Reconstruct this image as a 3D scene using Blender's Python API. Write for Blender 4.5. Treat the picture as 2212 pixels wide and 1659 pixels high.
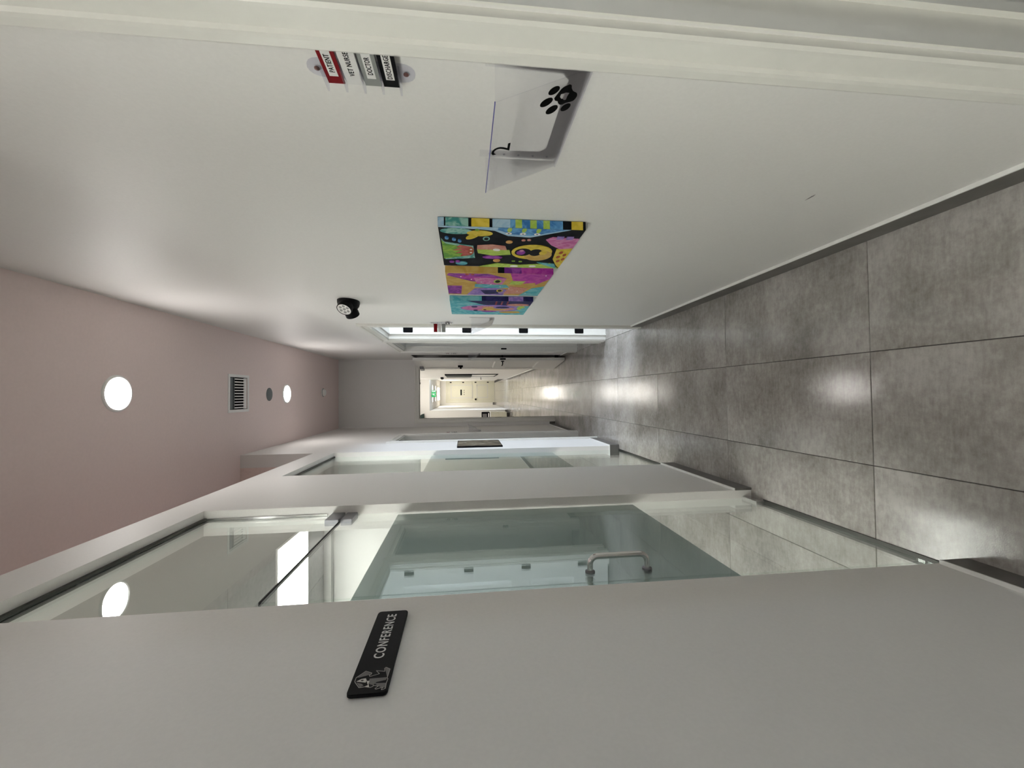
import bpy, bmesh, math, random
from mathutils import Matrix, Vector
random.seed(7)
for o in list(bpy.data.objects): bpy.data.objects.remove(o)
S = bpy.context.scene
COL = S.collection
PI = math.pi

# ------------------------------------------------------------------ camera
H = 1.58                       # eye height; x right, y down the corridor, z up
cam_d = bpy.data.cameras.new('camera'); cam = bpy.data.objects.new('camera', cam_d); COL.objects.link(cam)
cam_d.sensor_fit = 'HORIZONTAL'; cam_d.sensor_width = 36.0; cam_d.lens = 904.06 * 36 / 2212
cam_d.clip_start = 0.02; cam_d.clip_end = 100
def _rx(a): return Matrix(((1,0,0),(0,math.cos(a),-math.sin(a)),(0,math.sin(a),math.cos(a))))
def _ry(a): return Matrix(((math.cos(a),0,math.sin(a)),(0,1,0),(-math.sin(a),0,math.cos(a))))
def _rz(a): return Matrix(((math.cos(a),-math.sin(a),0),(math.sin(a),math.cos(a),0),(0,0,1)))
Rm = _rz(.00812267) @ _rx(-.11300553) @ _ry(-.02353393)
def w2b(v): return Vector((v[0], v[2], v[1]))           # (x, up, forward) -> (x, y, z)
right, up, fwd = w2b(Rm[0]), w2b(Rm[1]), w2b(Rm[2])
M = Matrix.Identity(4)                                   # the phone was held turned a quarter
for i in range(3):
    M[i][0] = -up[i]; M[i][1] = right[i]; M[i][2] = -fwd[i]
M[2][3] = H
cam.matrix_world = M
S.camera = cam

# ------------------------------------------------------------------ world, exposure
W = bpy.data.worlds.new('world'); S.world = W; W.use_nodes = True
bg = W.node_tree.nodes['Background']
bg.inputs[0].default_value = (.76, .865, 1.0, 1); bg.inputs[1].default_value = 24.0
S.view_settings.view_transform = 'Standard'; S.view_settings.look = 'None'
S.view_settings.gamma = 1.0; S.view_settings.use_curve_mapping = False
S.view_settings.exposure = 0.5
LOBBY_FILL = 30.0     # fill panels of the unseen lobby, added to light the right wall
DOWN = 54.0      # corridor downlights
PANEL = 14.0     # hall ceiling panels
POD = 15.0

# daylight portals in the unseen side-room windows added for the light
def portal(name, loc, sx, sy):
    l = bpy.data.lights.new(name, 'AREA'); l.shape = 'RECTANGLE'; l.size = sx; l.size_y = sy
    l.cycles.is_portal = True
    o = bpy.data.objects.new(name, l); COL.objects.link(o)
    o.location = loc; o.rotation_euler = (0, PI/2, 0)    # facing -x into the room
    return o
portal('daylight_portal', (3.63, 3.2, 1.6), 1.4, 1.3)
portal('daylight_portal', (3.63, 5.5, 1.6), .6, .28)
portal('daylight_portal', (2.03, .1, 1.35), .36, .24)

# ------------------------------------------------------------------ materials
MATS = {}
def nmat(name):
    m = bpy.data.materials.new(name); m.use_nodes = True
    nt = m.node_tree; b = nt.nodes['Principled BSDF']; MATS[name] = m
    return m, nt, b
def N(nt, t, **k):
    n = nt.nodes.new(t)
    for a, v in k.items():
        if a.startswith('i_'):
            key = a[2:]; n.inputs[int(key) if key.isdigit() else key].default_value = v
        else: setattr(n, a, v)
    return n
def L(nt, a, b): nt.links.new(a, b)
def pos(nt): return N(nt, 'ShaderNodeNewGeometry').outputs['Position']
def ramp(nt, fac, stops):
    r = N(nt, 'ShaderNodeValToRGB'); e = r.color_ramp.elements
    while len(e) < len(stops): e.new(.5)
    for i, (p, c) in enumerate(stops):
        e[i].position = p; e[i].color = (*c, 1)
    L(nt, fac, r.inputs[0]); return r.outputs[0]
def plain(name, col, rough=.5, metal=0.0, var=.03, bump=0.0, scale=40.0, spec=.5):
    """flat paint or plastic: base colour with a faint procedural mottling and optional fine relief"""
    m, nt, b = nmat(name)
    n = N(nt, 'ShaderNodeTexNoise', i_Scale=scale, i_Detail=3.0); L(nt, pos(nt), n.inputs['Vector'])
    c0 = tuple(max(0, x*(1-var)) for x in col); c1 = tuple(min(1, x*(1+var)) for x in col)
    L(nt, ramp(nt, n.outputs[0], [(.35, c0), (.65, c1)]), b.inputs['Base Color'])
    b.inputs['Roughness'].default_value = rough; b.inputs['Metallic'].default_value = metal
    b.inputs['Specular IOR Level'].default_value = spec
    if bump:
        bp = N(nt, 'ShaderNodeBump', i_Strength=bump, i_Distance=.002); L(nt, n.outputs[0], bp.inputs['Height'])
        L(nt, bp.outputs[0], b.inputs['Normal'])
    return m
plain('wall_paint', (.80, .785, .765), .55, var=.012, bump=.05, scale=120)
plain('hall_paint', (.82, .80, .76), .55, var=.012, scale=60)
plain('ceiling_paint', (.87, .735, .71), .8, var=.012, scale=60)
plain('trim_paint', (.80, .79, .745), .32, var=.012, scale=30)
plain('door_paint', (.76, .75, .72), .33, var=.012, scale=30)
plain('grey_paint', (.60, .63, .65), .4, var=.01, scale=30)
plain('white_plastic', (.90, .89, .87), .4, var=.01)
plain('grey_mesh', (.16, .18, .19), .7, var=.1, scale=900)
plain('black', (.004, .004, .005), .5, var=.1, spec=.08)
plain('black_satin', (.006, .006, .007), .45, var=.1, spec=.10)
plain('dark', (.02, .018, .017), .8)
plain('dark_wood', (.05, .035, .025), .6, var=.2, scale=12)
plain('red', (.20, .004, .008), .5, spec=.1)
plain('white_card', (.74, .73, .72), .5, spec=.15)
plain('grey_card', (.27, .28, .27), .5, spec=.15)
plain('paper', (.85, .84, .82), .6)
plain('chrome', (.74, .74, .74), .14, 1.0, var=.02)
plain('satin_metal', (.26, .26, .28), .38, 1.0, var=.04)
plain('dark_rail', (.05, .05, .045), .4, .6)
plain('grout', (.045, .042, .04), .9)
plain('cap_white', (.82, .82, .80), .4)
plain('logo_grey', (.16, .15, .15), .5); plain('logo_line', (.42, .40, .38), .5); plain('logo_light', (.62, .60, .57), .5)
plain('logo_dark', (.025, .024, .024), .5)
plain('green_dark', (.01, .03, .025), .4)
plain('cream', (.66, .64, .52), .5)
plain('carpet_dark', (.03, .03, .035), .9)
plain('lens_grey', (.42, .42, .41), .15)
plain('bounce_pink', (.86, .70, .66), .8)  # colour of the added sheet that bounces pink light upwards
plain('screw', (.20, .10, .09), .35, .6)
plain('ink', (.004, .004, .004), .6, spec=.05)
plain('pod_paint', (.42, .42, .40), .7, var=.012, scale=60)
plain('pink_lit_wall', (.82, .68, .64), .6)  # pink light put into the wall colour, tinting the ceiling too
plain('pod_wall', (.48, .48, .46), .6, var=.012, scale=60)
plain('art_edge', (.62, .61, .58), .7)

def skirting():
    m, nt, b = nmat('skirting_tile')
    n = N(nt, 'ShaderNodeTexNoise', i_Scale=9.0, i_Detail=6.0); L(nt, pos(nt), n.inputs['Vector'])
    L(nt, ramp(nt, n.outputs[0], [(.3, (.105, .098, .09)), (.7, (.16, .15, .14))]), b.inputs['Base Color'])
    b.inputs['Roughness'].default_value = .42
skirting()
def tilemat():
    m, nt, b = nmat('floor_tile')
    g = pos(nt)
    info = N(nt, 'ShaderNodeObjectInfo')
    off = N(nt, 'ShaderNodeVectorMath', operation='SCALE', i_Scale=37.0)
    cmb = N(nt, 'ShaderNodeCombineXYZ'); L(nt, info.outputs['Random'], cmb.inputs[0]); L(nt, info.outputs['Random'], cmb.inputs[2])
    L(nt, cmb.outputs[0], off.inputs[0])
    add = N(nt, 'ShaderNodeVectorMath', operation='ADD'); L(nt, g, add.inputs[0]); L(nt, off.outputs[0], add.inputs[1])
    n1 = N(nt, 'ShaderNodeTexNoise', i_Scale=3.2, i_Detail=8.0, i_Roughness=.62); L(nt, add.outputs[0], n1.inputs['Vector'])
    n2 = N(nt, 'ShaderNodeTexNoise', i_Scale=38.0, i_Detail=6.0, i_Roughness=.7); L(nt, add.outputs[0], n2.inputs['Vector'])
    mp = N(nt, 'ShaderNodeMapping'); mp.inputs['Rotation'].default_value = (0, 0, .9); mp.inputs['Scale'].default_value = (18, 90, 18)
    L(nt, add.outputs[0], mp.inputs[0])
    n3 = N(nt, 'ShaderNodeTexNoise', i_Scale=1.0, i_Detail=4.0, i_Roughness=.6); L(nt, mp.outputs[0], n3.inputs['Vector'])
    a1 = N(nt, 'ShaderNodeMath', operation='MULTIPLY_ADD', i_1=.55); L(nt, n1.outputs[0], a1.inputs[0])
    s2 = N(nt, 'ShaderNodeMath', operation='MULTIPLY', i_1=.27); L(nt, n2.outputs[0], s2.inputs[0]); L(nt, s2.outputs[0], a1.inputs[2])
    a2 = N(nt, 'ShaderNodeMath', operation='MULTIPLY_ADD', i_1=.18); L(nt, n3.outputs[0], a2.inputs[0]); L(nt, a1.outputs[0], a2.inputs[2])
    c = ramp(nt, a2.outputs[0], [(.39, (.23, .214, .20)), (.5, (.345, .325, .306)), (.61, (.47, .45, .43))])
    L(nt, c, b.inputs['Base Color'])
    rr = N(nt, 'ShaderNodeMapRange', i_3=.07, i_4=.17); L(nt, n2.outputs[0], rr.inputs[0])
    L(nt, rr.outputs[0], b.inputs['Roughness'])
    n4 = N(nt, 'ShaderNodeTexNoise', i_Scale=320.0, i_Detail=2.0); L(nt, g, n4.inputs['Vector'])
    bp = N(nt, 'ShaderNodeBump', i_Strength=.16, i_Distance=.0008); L(nt, n4.outputs[0], bp.inputs['Height'])
    L(nt, bp.outputs[0], b.inputs['Normal'])
    b.inputs['Specular IOR Level'].default_value = .5
tilemat()
def glassmat(name, tint, haze=0.0, gloss=1.0):
    """thin architectural glass: clear tinted transmission plus Fresnel mirror on each face"""
    m, nt, b = nmat(name); nt.nodes.remove(b)
    out = nt.nodes['Material Output']
    geo = N(nt, 'ShaderNodeNewGeometry')
    ior = N(nt, 'ShaderNodeMix', data_type='FLOAT'); ior.inputs[2].default_value = 1.5; ior.inputs[3].default_value = 1/1.5
    L(nt, geo.outputs['Backfacing'], ior.inputs[0])
    fr = N(nt, 'ShaderNodeFresnel'); L(nt, ior.outputs[0], fr.inputs['IOR'])
    tr = N(nt, 'ShaderNodeBsdfTransparent'); tr.inputs[0].default_value = (*tint, 1)
    gl = N(nt, 'ShaderNodeBsdfGlossy'); gl.inputs['Roughness'].default_value = .0; gl.inputs[0].default_value = (.95, .98, .97, 1)
    src = tr.outputs[0]
    if haze:
        df = N(nt, 'ShaderNodeBsdfDiffuse'); df.inputs[0].default_value = (.7, .7, .75, 1)
        mh = N(nt, 'ShaderNodeMixShader'); mh.inputs[0].default_value = haze
        L(nt, tr.outputs[0], mh.inputs[1]); L(nt, df.outputs[0], mh.inputs[2]); src = mh.outputs[0]
    fk = N(nt, 'ShaderNodeMath', operation='MULTIPLY', i_1=gloss); L(nt, fr.outputs[0], fk.inputs[0])
    mx = N(nt, 'ShaderNodeMixShader'); L(nt, fk.outputs[0], mx.inputs[0]); L(nt, src, mx.inputs[1]); L(nt, gl.outputs[0], mx.inputs[2])
    L(nt, mx.outputs[0], out.inputs[0])
glassmat('glass', (.94, .965, .95))
glassmat('window_glass', (.97, .97, .97))
glassmat('acrylic', (.98, .98, .988), haze=.02, gloss=.35)
glassmat('acrylic_edge', (.94, .94, .97), haze=.05, gloss=.3)
def frostmat():
    m, nt, b = nmat('frosted_film'); nt.nodes.remove(b); out = nt.nodes['Material Output']
    df = N(nt, 'ShaderNodeBsdfDiffuse'); df.inputs[0].default_value = (.43, .50, .50, 1)
    tl = N(nt, 'ShaderNodeBsdfTranslucent'); tl.inputs[0].default_value = (.42, .47, .46, 1)
    mx = N(nt, 'ShaderNodeMixShader'); mx.inputs[0].default_value = .5
    L(nt, df.outputs[0], mx.inputs[1]); L(nt, tl.outputs[0], mx.inputs[2]); L(nt, mx.outputs[0], out.inputs[0])
frostmat()
def emit(name, col, s):
    m, nt, b = nmat(name)
    b.inputs['Base Color'].default_value = (.8, .8, .8, 1)
    b.inputs['Emission Color'].default_value = (*col, 1); b.inputs['Emission Strength'].default_value = s
emit('lamp_disc', (1.0, .955, .92), DOWN)
emit('hall_panel', (1.0, .95, .87), PANEL)
emit('low_lamp', (1.0, .95, .86), 9.0)
emit('pod_panel', (1.0, .98, .93), POD)
emit('lobby_fill_panel', (1.0, .97, .91), LOBBY_FILL)  # glow of the unseen fill panels added in the lobby
emit('exit_green', (.04, .55, .14), .45); MATS['exit_green'].node_tree.nodes['Principled BSDF'].inputs['Base Color'].default_value = (.01, .22, .06, 1)
emit('red_led', (1, .25, .25), 1.2)
def acoustic():
    m, nt, b = nmat('acoustic_tile')
    n = N(nt, 'ShaderNodeTexVoronoi', i_Scale=55.0); L(nt, pos(nt), n.inputs['Vector'])
    n2 = N(nt, 'ShaderNodeTexNoise', i_Scale=30.0, i_Detail=5.0); L(nt, pos(nt), n2.inputs['Vector'])
    L(nt, ramp(nt, n2.outputs[0], [(.35, (.36, .36, .35)), (.6, (.41, .41, .40))]), b.inputs['Base Color'])
    b.inputs['Roughness'].default_value = .95
    bp = N(nt, 'ShaderNodeBump', i_Strength=.25, i_Distance=.003); L(nt, n.outputs[0], bp.inputs['Height']); L(nt, bp.outputs[0], b.inputs['Normal'])
acoustic()
def picmat():
    m, nt, b = nmat('sepia_print')
    mp = N(nt, 'ShaderNodeMapping'); mp.inputs['Scale'].default_value = (1, 7, 5); L(nt, pos(nt), mp.inputs[0])
    n = N(nt, 'ShaderNodeTexNoise', i_Scale=1.6, i_Detail=6.0, i_Distortion=1.2); L(nt, mp.outputs[0], n.inputs['Vector'])
    L(nt, ramp(nt, n.outputs[0], [(.35, (.012, .009, .006)), (.48, (.10, .082, .055)), (.58, (.17, .145, .10)), (.68, (.40, .37, .30))]), b.inputs['Base Color'])
    b.inputs['Roughness'].default_value = .5
picmat()
def artmat(name, c0, c1, sc=14.0):
    m, nt, b = nmat(name)
    n = N(nt, 'ShaderNodeTexNoise', i_Scale=sc, i_Detail=4.0, i_Distortion=1.0); L(nt, pos(nt), n.inputs['Vector'])
    L(nt, ramp(nt, n.outputs[0], [(.4, c0), (.6, c1)]), b.inputs['Base Color']); b.inputs['Roughness'].default_value = .6; b.inputs['Specular IOR Level'].default_value = .1
artmat('art_black', (.003, .004, .006), (.008, .010, .013))
artmat('art_blue', (.045, .17, .42), (.14, .36, .62), 30)
artmat('art_pale_blue', (.26, .44, .62), (.40, .56, .68), 30)
artmat('art_green', (.10, .28, .05), (.30, .46, .07), 20)
artmat('art_lime', (.34, .50, .08), (.46, .58, .14), 30)
artmat('art_teal', (.06, .26, .24), (.30, .52, .46), 40)
artmat('art_yellow', (.56, .42, .04), (.68, .52, .08), 25)
artmat('art_orange', (.55, .26, .08), (.60, .34, .12), 25)
artmat('art_red', (.36, .07, .06), (.48, .13, .11), 40)
artmat('art_salmon', (.52, .20, .16), (.58, .30, .24), 40)
artmat('art_purple', (.16, .03, .24), (.34, .08, .40), 25)
artmat('art_magenta', (.34, .03, .30), (.48, .08, .36), 25)
artmat('art_pink', (.48, .12, .30), (.58, .24, .42), 30)
artmat('art_lilac', (.20, .14, .42), (.34, .22, .52), 30)
artmat('art_ochre', (.48, .30, .07), (.56, .38, .12), 15)
artmat('art_cyan', (.06, .34, .42), (.20, .48, .52), 20)
artmat('art_navy', (.015, .015, .07), (.03, .03, .12), 20)
artmat('art_white', (.74, .73, .70), (.80, .79, .76), 20)
artmat('art_rust', (.32, .07, .03), (.40, .11, .05), 40)

# ------------------------------------------------------------------ helpers
ORG = {}
class MB:
    def __init__(s): s.v = []; s.f = []
    def add(s, vs, fs):
        b = len(s.v); s.v += [tuple(p) for p in vs]; s.f += [tuple(b+i for i in f) for f in fs]; return s
    def box(s, x0, x1, y0, y1, z0, z1):
        return s.add([(x0,y0,z0),(x1,y0,z0),(x1,y1,z0),(x0,y1,z0),(x0,y0,z1),(x1,y0,z1),(x1,y1,z1),(x0,y1,z1)],
                     [(0,3,2,1),(4,5,6,7),(0,1,5,4),(1,2,6,5),(2,3,7,6),(3,0,4,7)])
    def prism(s, poly, a0, a1, axis):
        """polygon of 2-D points extruded along an axis ('x': points are y,z; 'y': x,z; 'z': x,y)"""
        def P(p, a): return {'x': (a, p[0], p[1]), 'y': (p[0], a, p[1]), 'z': (p[0], p[1], a)}[axis]
        n = len(poly)
        return s.add([P(p, a0) for p in poly] + [P(p, a1) for p in poly],
                     [tuple(range(n))[::-1], tuple(range(n, 2*n))] + [(i, (i+1) % n, n+(i+1) % n, n+i) for i in range(n)])
    def cyl(s, c, r, a0, a1, axis='z', n=32, r1=None):
        r1 = r if r1 is None else r1
        def P(t, rr, a):
            u, v = c[0]+rr*math.cos(t), c[1]+rr*math.sin(t)
            return {'x': (a, u, v), 'y': (u, a, v), 'z': (u, v, a)}[axis]
        ts = [2*PI*i/n for i in range(n)]
        return s.add([P(t, r, a0) for t in ts] + [P(t, r1, a1) for t in ts],
                     [tuple(range(n))[::-1], tuple(range(n, 2*n))] + [(i, (i+1) % n, n+(i+1) % n, n+i) for i in range(n)])
    def lathe(s, prof, origin, axis, n=40):
        """profile of (radius, height) turned about an axis vector through origin"""
        ax = Vector(axis).normalized(); o = Vector(origin)
        t = Vector((0, 0, 1)) if abs(ax.z) < .9 else Vector((1, 0, 0))
        u = ax.cross(t).normalized(); w = ax.cross(u)
        vs = []
        for r, h in prof:
            for i in range(n):
                a = 2*PI*i/n; vs.append(o + ax*h + (u*math.cos(a)+w*math.sin(a))*r)
        fs = [(j*n+i, j*n+(i+1) % n, (j+1)*n+(i+1) % n, (j+1)*n+i) for j in range(len(prof)-1) for i in range(n)]
        return s.add(vs, fs)
    def tube(s, pts, r, n=16):
        pts = [Vector(p) for p in pts]; rings = []
        for i, p in enumerate(pts):
            d = (pts[min(i+1, len(pts)-1)] - pts[max(i-1, 0)]).normalized()
            t = Vector((0, 1, 0)) if abs(d.y) < .9 else Vector((1, 0, 0))
            u = d.cross(t).normalized(); w = d.cross(u)
            rings.append([p + (u*math.cos(2*PI*k/n) + w*math.sin(2*PI*k/n))*r for k in range(n)])
        vs = [q for R_ in rings for q in R_]; m = len(pts)
        fs = [(j*n+k, j*n+(k+1) % n, (j+1)*n+(k+1) % n, (j+1)*n+k) for j in range(m-1) for k in range(n)]
        fs += [tuple(range(n))[::-1], tuple((m-1)*n+k for k in range(n))]
        return s.add(vs, fs)
    def build(s, name, mat, parent=None, bevel=0.0, smooth=False, world=True):
        me = bpy.data.meshes.new(name)
        org = Vector(ORG.get(parent.name, (0,0,0))) if (parent and world) else Vector((0,0,0))
        me.from_pydata([tuple(Vector(p)-org) for p in s.v], [], s.f)
        bm = bmesh.new(); bm.from_mesh(me)
        if bevel:
            bmesh.ops.bevel(bm, geom=bm.edges[:], offset=bevel, segments=2, affect='EDGES', clamp_overlap=True)
        bmesh.ops.recalc_face_normals(bm, faces=bm.faces[:]); bm.to_mesh(me); bm.free()
        me.materials.append(MATS[mat])
        if smooth or bevel:
            for p in me.polygons: p.use_smooth = True
            me.set_sharp_from_angle(angle=math.radians(35))
        o = bpy.data.objects.new(name, me); COL.objects.link(o)
        if parent:
            o.parent = parent; ORG[o.name] = ORG.get(parent.name, (0,0,0))
        return o
def tag(o, label, cat, group=None, kind=None):
    o['label'] = label; o['category'] = cat
    if group: o['group'] = group
    if kind: o['kind'] = kind
    return o
def struct(o, label, cat): return tag(o, label, cat, kind='structure')
def thing(name, label, cat, loc, group=None, rotz=0.0):
    o = bpy.data.objects.new(name, None); COL.objects.link(o); o.empty_display_size = .05
    o.location = loc; o.rotation_euler = (0, 0, rotz); ORG[o.name] = tuple(loc) if not rotz else (0,0,0)
    return tag(o, label, cat, group)
def box(name, b, mat, parent=None, bevel=0.0, world=True): return MB().box(*b).build(name, mat, parent, bevel, world=world)
def boxes(name, bl, mat, parent=None):
    m = MB()
    for b in bl: m.box(*b)
    return m.build(name, mat, parent)
def copy_tree(o, parent=None):
    c = o.copy(); COL.objects.link(c); c.parent = parent
    for ch in list(o.children): copy_tree(ch, c)
    return c
def text(name, s, mat, parent, center, rt, upv, height, width=None, extr=.0004, bold=.0, shear=0.0, spacing=1.0):
    """a word as flat raised lettering: centre, reading direction, up, cap height and width"""
    cu = bpy.data.curves.new('t', 'FONT'); cu.body = s; cu.align_x = 'CENTER'; cu.align_y = 'CENTER'
    cu.extrude = .02; cu.offset = bold; cu.shear = shear; cu.resolution_u = 3; cu.space_character = spacing
    to = bpy.data.objects.new('t', cu); COL.objects.link(to)
    dg = bpy.context.evaluated_depsgraph_get()
    me = bpy.data.meshes.new_from_object(to.evaluated_get(dg)); bpy.data.objects.remove(to); bpy.data.curves.remove(cu)
    xs = [v.co.x for v in me.vertices]; ys = [v.co.y for v in me.vertices]
    w0, h0 = max(xs)-min(xs), max(ys)-min(ys); cx, cy = (max(xs)+min(xs))/2, (max(ys)+min(ys))/2
    sy = height/h0; sx = (width/w0) if width else sy
    rt = Vector(rt).normalized(); upv = Vector(upv).normalized(); nv = rt.cross(upv)
    org = Vector(ORG.get(parent.name, (0,0,0))); c = Vector(center)
    for v in me.vertices:
        v.co = c - org + rt*((v.co.x-cx)*sx) + upv*((v.co.y-cy)*sy) + nv*(v.co.z/.02*extr)
    me.materials.clear(); me.materials.append(MATS[mat]); me.name = name
    o = bpy.data.objects.new(name, me); COL.objects.link(o); o.parent = parent; ORG[o.name] = ORG.get(parent.name, (0,0,0))
    return o

# ------------------------------------------------------------------ dimensions
XL, XR, CEIL = -.548, .598, 3.67
WT = .12
XLB, XRB = XL-WT, XR+WT
XG = -.595                       # glazing line in the left partition
OP0 = (-.60, .35); OP1 = (1.172, 2.179); OP2 = (3.05, 4.192); OPH = 2.83; PTOP = 3.02  # first opening is unseen, added to let lobby light through
DN = (-.27, .628); DA = (3.68, 4.545); DB = (4.79, 5.74); DC = (6.40, 7.22); DL = (4.985, 5.735); DH = 2.378
YE = 7.27; EX = (-.41, .44); EH = 2.35
HALL = 15.4; LOWZ = 2.84; END = 22.2
YB = -1.7                        # back of the corridor, behind the camera
PZ = 2.90                        # conference room ceiling

# ------------------------------------------------------------------ floor
floor = boxes('floor', [(-4.3, 3.75, YB-.2, 22.4, -.06, -.006)], 'grout')
struct(floor, 'grey stone-look tiled floor of the corridor', 'floor'); ORG[floor.name] = (0,0,0)
TW, TL = .4446, .9095; TX0, TY0 = .1492, 1.4688
tm = MB(); a, b_, c = TW/2-.0012, TL/2-.0012, .0016
tm.add([(-a,-b_,-.008),(a,-b_,-.008),(a,b_,-.008),(-a,b_,-.008),(-a,-b_,-c),(a,-b_,-c),(a,b_,-c),(-a,b_,-c),
        (-a+c,-b_+c,0),(a-c,-b_+c,0),(a-c,b_-c,0),(-a+c,b_-c,0)],
       [(0,1,5,4),(1,2,6,5),(2,3,7,6),(3,0,4,7),(4,5,9,8),(5,6,10,9),(6,7,11,10),(7,4,8,11),(8,9,10,11)])
tile0 = tm.build('tile', 'floor_tile', floor); first = True
def tile(i, j):
    global first
    o = tile0 if first else tile0.copy()
    if not first: COL.objects.link(o)
    first = False
    o.parent = floor; o.location = (TX0 + (i+.5)*TW, TY0 + (j+.5)*TL, 0)
for j in range(-4, 23):
    y = TY0 + (j+.5)*TL
    for i in (-2, -1, 0): tile(i, j)
    if -1.2 < y < 4.4:
        for i in (-6, -5, -4, -3): tile(i, j)
    elif 7.2 < y < 15.6:
        for i in (-6, -5, -4, -3): tile(i, j)
    if 2.4 < y < 6.9 :
        for i in (1, 2, 3, 4): tile(i, j)

# ------------------------------------------------------------------ shell: walls and ceilings
wr = []
def xwall(lst, x0, x1, y0, y1, z1, ops):
    y = y0
    for (a0, a1, oh) in ops:
        lst.append((x0, x1, y, a0, 0, z1)); lst.append((x0, x1, a0, a1, oh, z1)); y = a1
    lst.append((x0, x1, y, y1, 0, z1))
xwall(wr, XR, XRB, YB, YE, CEIL, [(*DN, DH), (*DA, DH), (*DB, DH), (*DC, DH)])
wall_right = struct(boxes('wall_right', wr, 'wall_paint'), 'long off-white painted wall with the canvases and door openings', 'wall')
# a faint scuff low on the right wall
sc = MB().prism([(1.15,.511),(1.163,.514),(1.19,.512),(1.176,.509),(1.16,.508)], XR-.0004, XR, 'x').build('scuff_mark', 'logo_grey', wall_right)
wl = []
xwall(wl, XLB, XL, YB, 4.192, PTOP, [(*OP0, OPH), (*OP1, OPH), (*OP2, OPH)])
wall_left = struct(boxes('wall_left', wl[:-1], 'wall_paint'), 'off-white partition stopping short of the ceiling, with glazed openings', 'wall')
wl2 = []
xwall(wl2, XLB, XL, 4.192, YE, CEIL, [(*DL, DH)])
struct(boxes('wall_left', wl2, 'wall_paint'), 'full-height left wall carrying the sepia picture', 'wall')
struct(boxes('wall_end', [(XLB, EX[0], YE, YE+.13, 0, CEIL), (EX[1], XRB, YE, YE+.13, 0, CEIL), (EX[0], EX[1], YE, YE+.13, EH, CEIL)], 'wall_paint'),
       'wall closing the corridor around the open doorway to the bright hall', 'wall')
struct(boxes('wall_back', [(-3.6, XRB, YB-.12, YB, 0, CEIL)], 'wall_paint'), 'wall behind the camera', 'wall')
# conference room (a lidded pod behind the partition)
struct(boxes('wall_conference', [(-3.42, -3.3, YB, 4.31, 0, PTOP), (-3.3, XLB, 4.192, 4.31, 0, PTOP)], 'pod_wall'), 'grey walls of the conference room', 'wall')
struct(boxes('wall_upper', [(-3.42, -3.3, YB, 4.31, PTOP, CEIL), (-3.3, XLB, 4.192, 4.31, PTOP, CEIL)], 'pink_lit_wall'), 'walls of the open space above the conference room, pink light put in their colour', 'wall')
struct(boxes('wall_conference', [(-3.3, XLB, .50, .60, 0, PZ)], 'wall_paint'), 'wall between the conference room and the added lobby', 'wall')
pod = boxes('ceiling_conference', [(-1.07, XLB, .60, 4.192, PZ, PTOP), (-3.3, -1.07, .60, 4.192, PZ+.03, PTOP)], 'pod_paint')
boxes('bounce_sheet', [(-3.3, XLB, YB, 4.192, PTOP, PTOP+.006)], 'bounce_pink', pod)  # unseen pink sheet added to bounce light onto the ceiling
struct(boxes('ceiling_added_lobby', [(-3.3, XLB, YB, .60, PZ, PTOP)], 'wall_paint'), 'unseen low ceiling of the added lobby left of the camera', 'ceiling')  # lobby made up to carry the unseen fill panels
struct(pod, 'lowered conference room ceiling with acoustic tiles', 'ceiling'); ORG[pod.name] = (0,0,0)
at = MB().box(-.2975, .2975, -.2975, .2975, PZ+.004, PZ+.022).build('ceiling_tile', 'acoustic_tile', pod)
fst = True
for j in range(-6, 2):
    for i in range(4):
        yc = 3.43 + j*.6; xc = -1.37 - .6*i
        if yc > 4.1 or yc < .7 or (j in (0, -4) and i < 2): continue
        o = at if fst else at.copy()
        if not fst: COL.objects.link(o)
        fst = False; o.parent = pod; o.location = (xc, yc, 0)
boxes('cornice', [(-3.3, XLB, 4.12, 4.192, 2.835, PZ)], 'pod_wall', pod)
VX = (-.118, .180); VY = (4.005, 4.312)
struct(boxes('ceiling', [(-3.42, VX[0], YB, YE+.13, CEIL, CEIL+.3), (VX[1], XRB, YB, YE+.13, CEIL, CEIL+.3),
      (VX[0], VX[1], YB, VY[0], CEIL, CEIL+.3), (VX[0], VX[1], VY[1], YE+.13, CEIL, CEIL+.3), (VX[0], VX[1], VY[0], VY[1], CEIL+.2, CEIL+.3)], 'ceiling_paint'),
      'high pinkish-white corridor ceiling', 'ceiling')
# side rooms on the right
RX = 3.6
def xwin(lst, x0, x1, y0, y1, z1, wy0, wy1, wz0, wz1):
    lst += [(x0, x1, y0, wy0, 0, z1), (x0, x1, wy1, y1, 0, z1), (x0, x1, wy0, wy1, 0, wz0), (x0, x1, wy0, wy1, wz1, z1)]
ra = []
xwin(ra, RX, RX+.12, 2.28, 4.72, 2.75, 2.55, 3.85, .9, 2.3)
xwin(ra, RX, RX+.12, 4.72, 6.30, 2.75, 5.36, 5.64, 1.3, 1.9)
ra += [(XRB, RX, 2.28, 2.4, 0, 2.75), (XRB, RX, 4.625, 4.72, 0, 2.75), (XRB, RX, 6.18, 6.30, 0, 2.75)]
struct(boxes('wall_side_rooms', ra, 'hall_paint'), 'walls of the daylit rooms beyond the right-hand doors', 'wall')
struct(boxes('ceiling_side_rooms', [(XRB, RX+.12, 2.28, 6.30, 2.75, 2.85)], 'hall_paint'), 'ceiling of the side rooms on the right', 'ceiling')
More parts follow.
